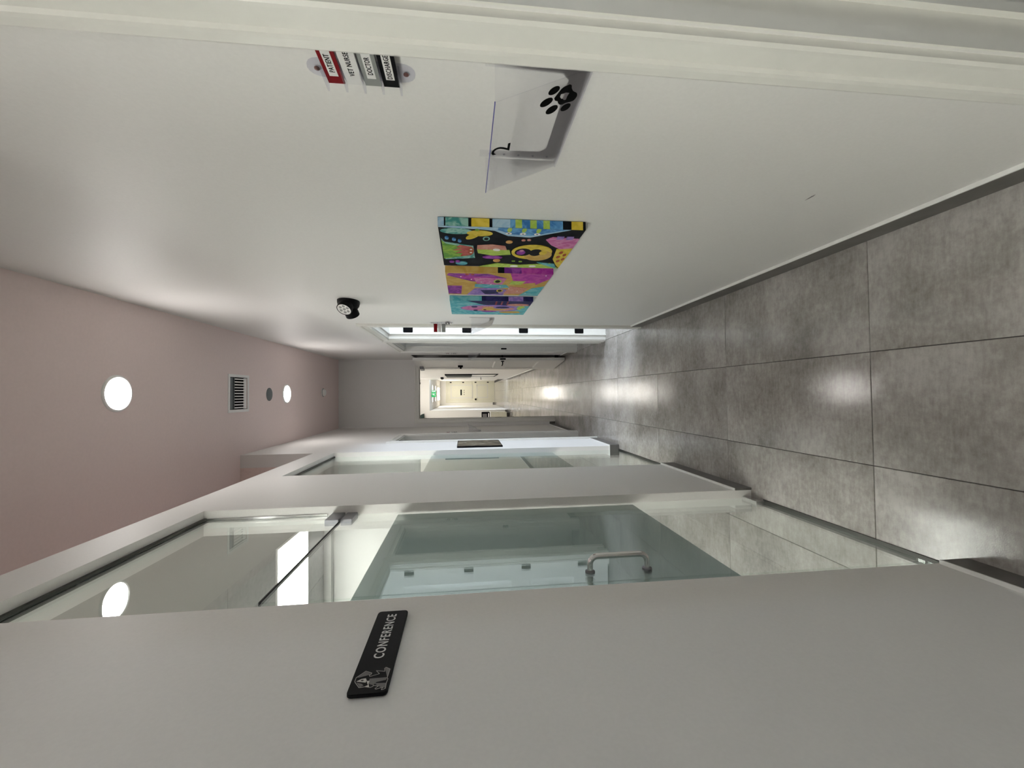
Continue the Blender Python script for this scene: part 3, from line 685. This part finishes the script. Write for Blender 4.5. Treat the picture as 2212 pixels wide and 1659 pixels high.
for k, mt in (('ear', 'logo_grey'), ('ear_far', 'logo_grey'), ('face', 'logo_light'), ('chest', 'logo_light'), ('body', 'logo_grey'), ('tail', 'logo_grey'), ('leg', 'logo_grey')):
    MB().prism(DOG[k], xs-.0001, xs+.0002, 'x').build('logo_facet', mt, logo)
MB().prism([(.8305,1.7795),(.8335,1.778),(.8325,1.7735),(.829,1.775)], xs+.0001, xs+.0004, 'x').build('logo_facet', 'logo_dark', logo)

# ------------------------------------------------------------------ status flag holders
FL = (('red', 'PATIENT', 'white_card'), ('white_card', 'VET NURSE', None), ('grey_card', 'DOCTOR', 'white_card'), ('black', 'DISCHARGE', 'white_card'))
def flag_holder(label, xw, s, yb, zb, states, near=False, words=True):
    """clear wall bracket with four flip flags; s points from the wall into the corridor; states 1 = flag standing out, 0 = folded against the wall"""
    t = thing('flag_holder', label, 'status flags', (xw, yb, zb), 'flip-flag holders beside the doors')
    def X(d): return xw + s*d
    def bx(x0, x1, y0, y1, z0, z1): return (min(x0, x1), max(x0, x1), y0, y1, z0, z1)
    pts = []
    for (cz, a0) in ((zb+.072, 0), (zb-.072, 180)):
        for k in range(9):
            a_ = math.radians(a0 + k*22.5); pts.append((yb + .021*math.cos(a_), cz + .024*math.sin(a_)))
    MB().prism(pts, X(.0005), X(.004), 'x').build('back_plate', 'acrylic_edge', t)
    for z in (zb+.079, zb-.079):
        MB().lathe([(0, .004), (.0048, .004), (.0048, .0055), (.002, .007), (0, .007)], (xw, yb, z), (s, 0, 0), 16).build('screw', 'screw', t, smooth=True)
    for k in range(5):
        z = zb + .067 - k*.0335
        MB().prism([(X(.003), yb-.018), (X(.02), yb-.014), (X(.024), yb+.03), (X(.003), yb+.022)], z-.0018, z+.0018, 'z').build('fin', 'acrylic_edge', t)
    for k, (mt, word, lab) in enumerate(FL):
        z1 = zb + .065 - k*.0335; z0 = z1 - .0295; zc = (z0+z1)/2
        if states[k] == 0:                                # folded back, reading face to the corridor
            xa, xb = X(.011), X(.0135)
            f = box('flag', bx(xa, xb, yb-.062, yb+.0225, z0, z1), mt, t)
            xf = X(.0138)
            if lab: box('flag_label', bx(X(.0136), X(.0140), yb-.062, yb+.004, zc-.0078, zc+.0078), lab, f); xf = X(.0142)
            if words: text('lettering', word, 'ink', f, (xf, yb-.026, zc), (0, -1 if s < 0 else 1, 0), (0, 0, 1), .0092, (.054 if len(word) > 7 else .040), .0002, bold=.008, spacing=1.1)
        else:
            f = box('flag', bx(X(.008), X(.078), yb+.019, yb+.0215, z0, z1), mt, t)
    return t
flag_holder('clear bracket with red, white, grey and black word flags folded by the near door', XR, -1, .779, 1.762, (0, 0, 0, 0))
flag_holder('clear bracket with red, white and grey flags standing out by the hinged door', XR, -1, 3.50, 1.765, (1, 1, 1, 0), words=False)
flag_holder('small distant flag bracket on the right wall before the folded-back door', XR, -1, 6.05, 1.765, (0, 0, 0, 0), words=False)
flag_holder('small distant flag bracket on the left wall beyond the doorway', XL, 1, 6.02, 1.765, (0, 0, 0, 0), words=False)

# ------------------------------------------------------------------ clear file holders
def file_holder(label, xw, s, y0, paw=False, paper=False):
    y1 = y0 + .325; zb = 1.348
    t = thing('file_holder', label, 'file holder', (xw, y0, zb), 'clear wall file holders')
    def X(d): return xw + s*d
    sh = .0025
    # U-shaped back plate
    back = [(y0, zb), (y1-.005, zb), (y1-.005, 1.538), (y1-.03, 1.538), (y1-.035, zb+.045), (y1-.05, zb+.03), (y0+.05, zb+.03), (y0+.035, zb+.045), (y0+.03, 1.538), (y0, 1.538)]
    bmx = MB().prism(back, X(.001), X(.001+sh), 'x'); bmx.build('back_plate', 'acrylic', t)
    fx0, fx1 = .015, .090
    def front(d0, za, zb_, ya, yb_, mat, nm, par):
        def xx(z): return fx0 + (z-zb)/.175*(fx1-fx0)
        vs = [(X(xx(za)+d0), ya, za), (X(xx(za)+d0), yb_, za), (X(xx(zb_)+d0), yb_, zb_), (X(xx(zb_)+d0), ya, zb_)]
        vs += [(x+s*sh*.6, y, z) for (x, y, z) in vs]
        return MB().add(vs, [(0,1,2,3),(4,7,6,5),(0,4,5,1),(1,5,6,2),(2,6,7,3),(3,7,4,0)]).build(nm, mat, par)
    fp = front(0, zb, zb+.175, y0, y1, 'acrylic', 'front_panel', t)
    # bright top and bottom rims
    MB().add([(X(fx1-.001), y0, zb+.1745), (X(fx1+.003), y0, zb+.1745), (X(fx1+.003), y1, zb+.1745), (X(fx1-.001), y1, zb+.1745), (X(fx1-.001), y0, zb+.1762), (X(fx1+.003), y0, zb+.1762), (X(fx1+.003), y1, zb+.1762), (X(fx1-.001), y1, zb+.1762)],
             [(0,3,2,1),(4,5,6,7),(0,1,5,4),(1,2,6,5),(2,3,7,6),(3,0,4,7)]).build('rim', 'rim_blue', t)
    MB().box(min(X(.001), X(.018)), max(X(.001), X(.018)), y0, y1, zb-.003, zb).build('bottom_panel', 'acrylic_edge', t)
    for ya in (y0, y1-.0025):
        MB().prism([(X(.004), zb), (X(fx0), zb), (X(fx1), zb+.175), (X(.004), zb+.175)], ya, ya+.0025, 'y').build('side_panel', 'acrylic', t)
    if paw:
        rv = None
        for yy in (y0+.014, y1-.02):
            for k in range(5):
                if rv is None:
                    rv = o_ = MB().lathe([(0, .0036), (.003, .0036), (.0025, .005), (0, .0055)], (xw, y0, zb), (s, 0, 0), 10).build('rivet', 'acrylic_edge', t)
                else:
                    o_ = rv.copy(); COL.objects.link(o_); o_.parent = t
                o_.location = (0, yy-y0, 1.37+k*.036-zb)
    if paper:
        vs = [(X(.022), y0+.02, zb+.003), (X(.022), y1-.03, zb+.003), (X(.075), y1-.03, zb+.21), (X(.075), y0+.02, zb+.21)]
        vs += [(x+s*.004, y, z) for (x, y, z) in vs]
        pp = MB().add(vs, [(0,1,2,3),(4,7,6,5),(0,4,5,1),(1,5,6,2),(2,6,7,3),(3,7,4,0)]).build('paper_sheets', 'paper')
        tag(pp, paper, 'papers')
    if paw:
        k_ = (fx1-fx0)/.175
        def P3(p, d=.0018): return (X(fx0 + (p[1]-zb)*k_ + d), p[0]+paw-.715, p[1])
        def decal(polys, nm):
            bm = bmesh.new()
            for poly in polys:
                vs = [bm.verts.new(Vector(P3(p)) - Vector(ORG[t.name])) for p in poly]; bm.faces.new(vs)
                for e in bm.edges: pass
            bmesh.ops.triangulate(bm, faces=bm.faces[:])
            r = bmesh.ops.extrude_face_region(bm, geom=bm.faces[:])
            for v in [g for g in r['geom'] if isinstance(g, bmesh.types.BMVert)]: v.co.x += s*.0003
            bmesh.ops.recalc_face_normals(bm, faces=bm.faces[:])
            me = bpy.data.meshes.new(nm); bm.to_mesh(me); bm.free(); me.materials.append(MATS['ink'])
            o = bpy.data.objects.new(nm, me); COL.objects.link(o); o.parent = fp; return o
        pad = [(.737,1.3912),(.7365,1.383),(.7412,1.3785),(.7493,1.3769),(.7596,1.3714),(.7708,1.3603),(.7798,1.3581),(.7902,1.3618),(.7897,1.3708),(.7878,1.3786),(.7897,1.3855),(.7862,1.3922),(.7785,1.3969),(.7739,1.3979),(.7684,1.4049),(.7609,1.4079),(.7546,1.4051),(.747,1.4013),(.7395,1.3975)]
        heart = [(.7554,1.3957),(.7568,1.3905),(.7561,1.3865),(.7609,1.3781),(.7687,1.3805),(.7785,1.3809),(.7769,1.3857),(.772,1.3883),(.77,1.3922),(.7629,1.3962)]
        # pad as a ring of quads round the heart-shaped hole
        def resample(poly, n):
            c = Vector((.766, 1.388)); out = []
            for i in range(n):
                a_ = 2*PI*i/n; d = Vector((math.cos(a_), math.sin(a_))); best = None
                for j in range(len(poly)):
                    p, q = Vector(poly[j]), Vector(poly[(j+1) % len(poly)]); e = q-p
                    den = d.x*(-e.y) - d.y*(-e.x)
                    if abs(den) < 1e-12: continue
                    w0 = p-c; tt = (w0.x*(-e.y) - w0.y*(-e.x))/den; uu = (d.x*w0.y - d.y*w0.x)/den
                    if tt > 0 and 0 <= uu <= 1: best = tt if best is None else max(best, tt)
                out.append(tuple(c + d*(best or .005)))
            return out
        A_, B_ = resample(pad, 48), resample(heart, 48)
        decal([[A_[i], A_[(i+1) % 48], B_[(i+1) % 48], B_[i]] for i in range(48)], 'paw_pad')
        T = [((.7384,1.4128),(.7360,1.4024),(.0105)), ((.7649,1.4220),(.7619,1.4100),.0112), ((.7938,1.4056),(.7888,1.3946),.0118), ((.8025,1.3757),(.7964,1.3676),.0108)]
        for (c, e, w) in T:
            c, e = Vector(c), Vector(e); u = e-c; v = Vector((-u.y, u.x)).normalized()*w
            decal([[tuple(c + u*math.cos(2*PI*i/16) + v*math.sin(2*PI*i/16)) for i in range(16)]], 'paw_toe')
        tilt = Vector((s*k_, 0, 1)).normalized()
        text('number_decal', '2', 'ink', fp, P3((.870, 1.500), .0020), (0, -1 if s < 0 else 1, 0), tilt, .043, .028, .0002, shear=.1)
    return t
plain('rim_blue', (.10, .10, .34), .2)
file_holder('clear file holder with a black paw print and a 2, beside the near door', XR, -1, .715, paw=.715)
file_holder('clear file holder before the hinged door, just past the canvases', XR, -1, 3.235)
file_holder('clear file holder far down the right wall', XR, -1, 6.03)
file_holder('clear file holder holding white paper on the far left wall', XL, 1, 6.15, paper='white paper standing in the far left file holder')

# ------------------------------------------------------------------ canvases (plain abstract colour prints in the same colours)
CZ0, CZ1, CW, CT = 1.155, 1.665, .437, .031
def canvas(label, y0, bgmat, shapes, side):
    t = thing('canvas_print', label, 'canvas print', (XR, y0, CZ0), 'colourful canvases on the right wall')
    y1 = y0+CW; xf = XR-CT
    box('canvas', (xf, XR-.001, y0, y1, CZ0, CZ1), bgmat, t, bevel=.001)
    def blob(kind, mat, u, v, *a):
        """u along the canvas from its near edge, v up, both 0..1"""
        k = blob.k; blob.k += 1
        x1 = xf - .0003 - .00006*k; cy, cz = y0+u*CW, CZ0+v*(CZ1-CZ0)
        if kind == 'e':
            ru, rv, rot = a[0]*CW, a[1]*(CZ1-CZ0), (a[2] if len(a) > 2 else 0)
            poly = []
            for i in range(24):
                th = 2*PI*i/24; p, q = ru*math.cos(th), rv*math.sin(th)
                poly.append((cy + p*math.cos(rot) - q*math.sin(rot), cz + p*math.sin(rot) + q*math.cos(rot)))
        else:
            poly = [(y0+pu*CW, CZ0+pv*(CZ1-CZ0)) for pu, pv in a[0]]
        poly = [(min(max(p, y0+.001), y1-.001), min(max(q, CZ0+.001), CZ1-.001)) for p, q in poly]
        MB().prism(poly, x1, xf, 'x').build('print_shape', mat, t)
    blob.k = 0
    for s_ in shapes: blob(*s_)
    for q, (z0, z1, mt) in enumerate(side):                # print wrapped round the near edge
        MB().box(XR-CT, XR-.002, y0-.0004-.00006*q, y0, CZ0+z0*(CZ1-CZ0), CZ0+z1*(CZ1-CZ0)).build('edge_wrap', mt, t)
    return t
P = 'p'
c1 = [(P,'art_pale_blue',0,0,[(0,1),(.03,1),(.05,.72),(.07,.62),(.17,.52),(.19,.36),(.02,.12),(0,.10)]), (P,'art_blue',0,0,[(0,.60),(.05,.60),(.13,.50),(.15,.36),(.02,.15),(0,.14)]),
 ('e','art_lime',.04,.52,.05,.016), ('e','art_lime',.04,.42,.05,.016), ('e','art_lime',.04,.32,.05,.016), ('e','art_white',.115,.52,.022,.022), ('e','art_white',.115,.42,.022,.022), ('e','art_white',.115,.32,.022,.022),
 ('e','art_black',.117,.52,.008,.007), ('e','art_black',.117,.42,.008,.007), ('e','art_black',.117,.32,.008,.007),
 ('e','art_teal',.10,.88,.06,.11), ('e','art_yellow',.13,.72,.06,.09), ('e','art_yellow',.20,.77,.08,.03,.6), ('e','art_green',.06,.74,.02,.015),
 (P,'art_teal',0,0,[(.26,.99),(.34,.97),(.42,.76),(.74,.74),(.80,.98)]), (P,'art_green',0,0,[(.30,.99),(.38,.96),(.46,.80),(.68,.80),(.78,.99)]),
 (P,'art_red',0,0,[(.40,.86),(.47,.89),(.46,.84),(.54,.92),(.54,.84),(.62,.90),(.61,.84),(.70,.86),(.66,.77),(.44,.77)]), ('e','art_rust',.55,.775,.10,.022), ('e','art_white',.51,.775,.015,.01), ('e','art_white',.59,.775,.015,.01),
 (P,'art_salmon',0,0,[(.40,.73),(.50,.73),(.50,.50),(.40,.52),(.37,.62)]), (P,'art_lime',0,0,[(.50,.73),(.60,.72),(.66,.60),(.62,.46),(.50,.48)]), ('e','art_white',.50,.58,.03,.03,.7),
 ('e','art_teal',.24,.67,.045,.025), ('e','art_black',.24,.67,.03,.016), ('e','art_orange',.30,.50,.035,.025), ('e','art_orange',.80,.56,.045,.03), ('e','art_salmon',.25,.40,.02,.015), ('e','art_salmon',.24,.36,.02,.015),
 ('e','art_yellow',.54,.30,.19,.16), ('e','art_ochre',.62,.24,.15,.11), ('e','art_black',.54,.37,.10,.065), ('e','art_purple',.55,.385,.06,.035), ('e','art_pink',.50,.385,.025,.018), ('e','art_black',.54,.27,.09,.05), ('e','art_yellow',.54,.21,.06,.03),
 (P,'art_pink',0,0,[(.16,.20),(.22,.24),(.34,.18),(.44,.09),(.42,.0),(.18,.0)]), (P,'art_lilac',0,0,[(.14,.17),(.20,.17),(.20,.12),(.14,.12)]), (P,'art_lilac',0,0,[(.14,.10),(.20,.10),(.20,.05),(.14,.05)]),
 (P,'art_yellow',0,0,[(.44,.12),(.72,.10),(.90,.04),(.98,.0),(.40,.0)]), ('e','art_rust',.52,.07,.04,.016), ('e','art_rust',.64,.07,.04,.016), ('e','art_rust',.76,.05,.04,.015), ('e','art_rust',.58,.03,.04,.014), ('e','art_rust',.70,.02,.04,.014),
 (P,'art_lime',0,0,[(.88,.55),(.92,.35),(.88,.20),(.84,.10),(1,.0),(1,.7)]), (P,'art_cyan',0,0,[(.82,.22),(.90,.14),(1,.02),(.86,.06)]), ('e','art_white',.95,.40,.03,.035), ('e','art_white',.94,.24,.03,.03),
 ('e','art_cyan',.90,.85,.05,.05), ('e','art_purple',.86,.93,.03,.02), ('e','art_purple',.85,.88,.03,.02), ('e','art_purple',.70,.60,.04,.08), ('e','art_green',.80,.42,.012,.015), ('e','art_green',.81,.36,.012,.015),
 ('e','art_blue',.24,.95,.03,.014), ('e','art_blue',.27,.90,.03,.014), ('e','art_blue',.30,.86,.03,.014)]
s1 = [(.52,.64,'art_pale_blue'), (.16,.52,'art_blue'), (.44,.485,'art_lime'), (.34,.385,'art_lime'), (.25,.295,'art_lime'), (.02,.10,'art_yellow'), (.66,.78,'art_yellow'), (.80,.95,'art_teal'), (.96,1.0,'art_pale_blue')]
canvas('largest-looking canvas, black with blue, green and yellow shapes, nearest', 1.408, 'art_black', c1, s1)
c2 = [(P,'art_ochre',0,0,[(0,1),(1,1),(1,.78),(.70,.70),(.5,.75),(.2,.62),(0,.55)]), (P,'art_purple',0,0,[(.55,1),(.95,1),(.95,.86),(.55,.85)]),
 (P,'art_purple',0,0,[(.04,.97),(.12,.99),(.34,.76),(.44,.5),(.2,.42),(.04,.60)]), (P,'art_magenta',0,0,[(.12,.90),(.22,.86),(.40,.64),(.40,.5),(.16,.52)]), (P,'art_pink',0,0,[(.20,.74),(.44,.70),(.50,.45),(.20,.42)]),
 (P,'art_cyan',0,0,[(.46,.72),(.60,.72),(.66,.52),(.60,.36),(.48,.40)]), (P,'art_lilac',0,0,[(.66,.72),(1,.80),(1,.40),(.72,.35),(.62,.5)]), (P,'art_navy',0,0,[(.74,.66),(.95,.60),(.92,.45),(.72,.48)]),
 (P,'art_magenta',0,0,[(0,.40),(.36,.34),(.44,.10),(.2,.0),(0,.0)]), (P,'art_lime',0,0,[(.30,.36),(.46,.38),(.46,.26),(.30,.22)]), (P,'art_salmon',0,0,[(.54,.36),(.92,.40),(.90,.20),(.62,.16)]), (P,'art_ochre',0,0,[(.40,.22),(.54,.20),(.48,.10),(.36,.12)]), (P,'art_cyan',0,0,[(.62,.12),(1,.22),(1,.0),(.52,.0)]),
 ('e','art_lime',.33,.50,.08,.04), ('e','art_black',.33,.50,.055,.025), ('e','art_yellow',.76,.45,.07,.035), ('e','art_black',.76,.45,.045,.022), ('e','art_red',.07,.80,.03,.02), ('e','art_red',.07,.75,.025,.016)]
c2 += [('e','art_white',.06+.11*((i*37) % 9)/1.1, .06+.10*((i*53) % 9), .012, .007) for i in range(14)]
canvas('middle canvas with ochre, magenta and purple shapes', 1.945, 'art_ochre', c2, [(0,.30,'art_magenta'), (.30,.46,'art_purple'), (.46,.52,'art_black'), (.52,1,'art_ochre')])
c3 = [(P,'art_navy',0,0,[(0,.80),(.22,.62),(.36,.40),(.30,.0),(0,.0)]), ('e','art_lilac',.50,.48,.24,.40), ('e','art_salmon',.52,.50,.17,.32), ('e','art_pink',.50,.72,.14,.14), ('e','art_ochre',.54,.44,.12,.16), ('e','art_lilac',.42,.34,.10,.12), ('e','art_navy',.42,.34,.06,.09),
 ('e','art_ochre',.78,.20,.08,.16), ('e','art_salmon',.24,.16,.08,.14), ('e','art_lime',.46,.10,.14,.05), ('e','art_cyan',.62,.06,.18,.04), ('e','art_navy',.40,.70,.05,.04), ('e','art_navy',.66,.68,.05,.03), ('e','art_black',.60,.56,.03,.02), ('e','art_purple',.72,.50,.05,.10)]
c3 += [('e','art_red',.04+.06*(i % 4), .30+.07*(i//4), .014, .012) for i in range(12)]
canvas('farthest canvas with a teal ground and a lilac oval', 2.536, 'art_cyan', c3, [(0,.12,'art_navy'), (.12,.3,'art_lilac'), (.3,.62,'art_navy'), (.62,1,'art_cyan')])

# ------------------------------------------------------------------ sepia picture on the left wall
t = thing('framed_picture', 'sepia picture on the left wall beyond the glazing', 'picture', (XL, 4.59, 1.19))
box('frame', (XL+.001, XL+.016, 4.325, 4.86, 1.192, 1.662), 'black', t, bevel=.002)
box('print', (XL+.016, XL+.0175, 4.335, 4.852, 1.20, 1.655), 'sepia_print', t)

# ------------------------------------------------------------------ hall furniture, far away
t = thing('supply_trolley', 'cream drawer trolley against the far hall wall', 'trolley', (-.96, 15.0, 0))
box('cabinet', (-1.30, -.64, 14.76, 15.28, .10, .66), 'cream', t, bevel=.006)
box('top', (-1.32, -.62, 14.74, 15.30, .66, .69), 'white_plastic', t, bevel=.004)
for z0, z1 in ((.13, .38), (.40, .64)):
    d = box('drawer', (-1.28, -.66, 14.745, 14.762, z0, z1), 'cream', t, bevel=.003)
    box('handle', (-1.06, -.88, 14.725, 14.746, z1-.05, z1-.035), 'satin_metal', d)
box('plinth', (-1.28, -.66, 14.78, 15.27, 0, .10), 'dark', t)
t = thing('monitor_unit', 'black device standing on the cream trolley', 'device', (-.80, 15.0, .69))
box('body', (-1.0, -.64, 14.88, 15.12, .70, .98), 'black', t, bevel=.01)
box('screen', (-.96, -.70, 14.876, 14.88, .80, .95), 'logo_grey', t); box('label_strip', (-.94, -.68, 14.876, 14.88, .72, .75), 'paper', t)
box('foot', (-.98, -.66, 14.90, 15.10, .69, .70), 'dark', t)
t = thing('wall_display', 'black display on the right wall of the hall', 'display', (.54, 11.9, 1.2))
box('panel', (.505, .539, 11.2, 12.6, 1.38, 2.1), 'black', t, bevel=.006)
box('whiteboard', (.525, .539, 11.25, 12.55, .72, 1.37), 'paper', t)
boxes('whiteboard_frame', [(.52, .539, 11.2, 11.25, .68, 1.38), (.52, .539, 12.55, 12.6, .68, 1.38), (.52, .539, 11.25, 12.55, .68, .72)], 'black', t)
t = thing('wall_speaker', 'small black camera high on the right of the hall', 'camera', (.45, 13.9, 3.1))
MB().box(.40, .539, 13.86, 13.94, 3.02, 3.05).build('bracket', 'black', t)
MB().lathe([(0, 0), (.035, 0), (.04, .02), (.04, .12), (.03, .13), (0, .13)], (.40, 13.95, 3.06), (-.3, -1, -.2), 20).build('body', 'black', t, smooth=True)
t = thing('door_closer', 'black door closer on the right of the hall', 'door closer', (.54, 13.4, 2.25))
MB().box(.49, .539, 13.2, 13.6, 2.24, 2.32).box(.46, .49, 13.3, 13.34, 2.27, 2.29).build('body', 'black', t)
t = thing('door_lever', 'black lever on the right of the hall below the display', 'door handle', (.54, 13.4, 1.05))
MB().tube([(.539, 13.4, 1.06), (.48, 13.4, 1.06), (.475, 13.25, 1.06)], .014, 10).build('lever', 'black', t, smooth=True)
t = thing('wall_box', 'dark green box at the top of the far hall wall', 'wall box', (-.95, HALL, 3.1))
MB().prism([(-1.3, 3.24), (-.78, 3.24), (-.70, 3.10), (-.68, 3.03), (-1.3, 3.03)], HALL-.12, HALL-.001, 'y').build('body', 'green_dark', t)
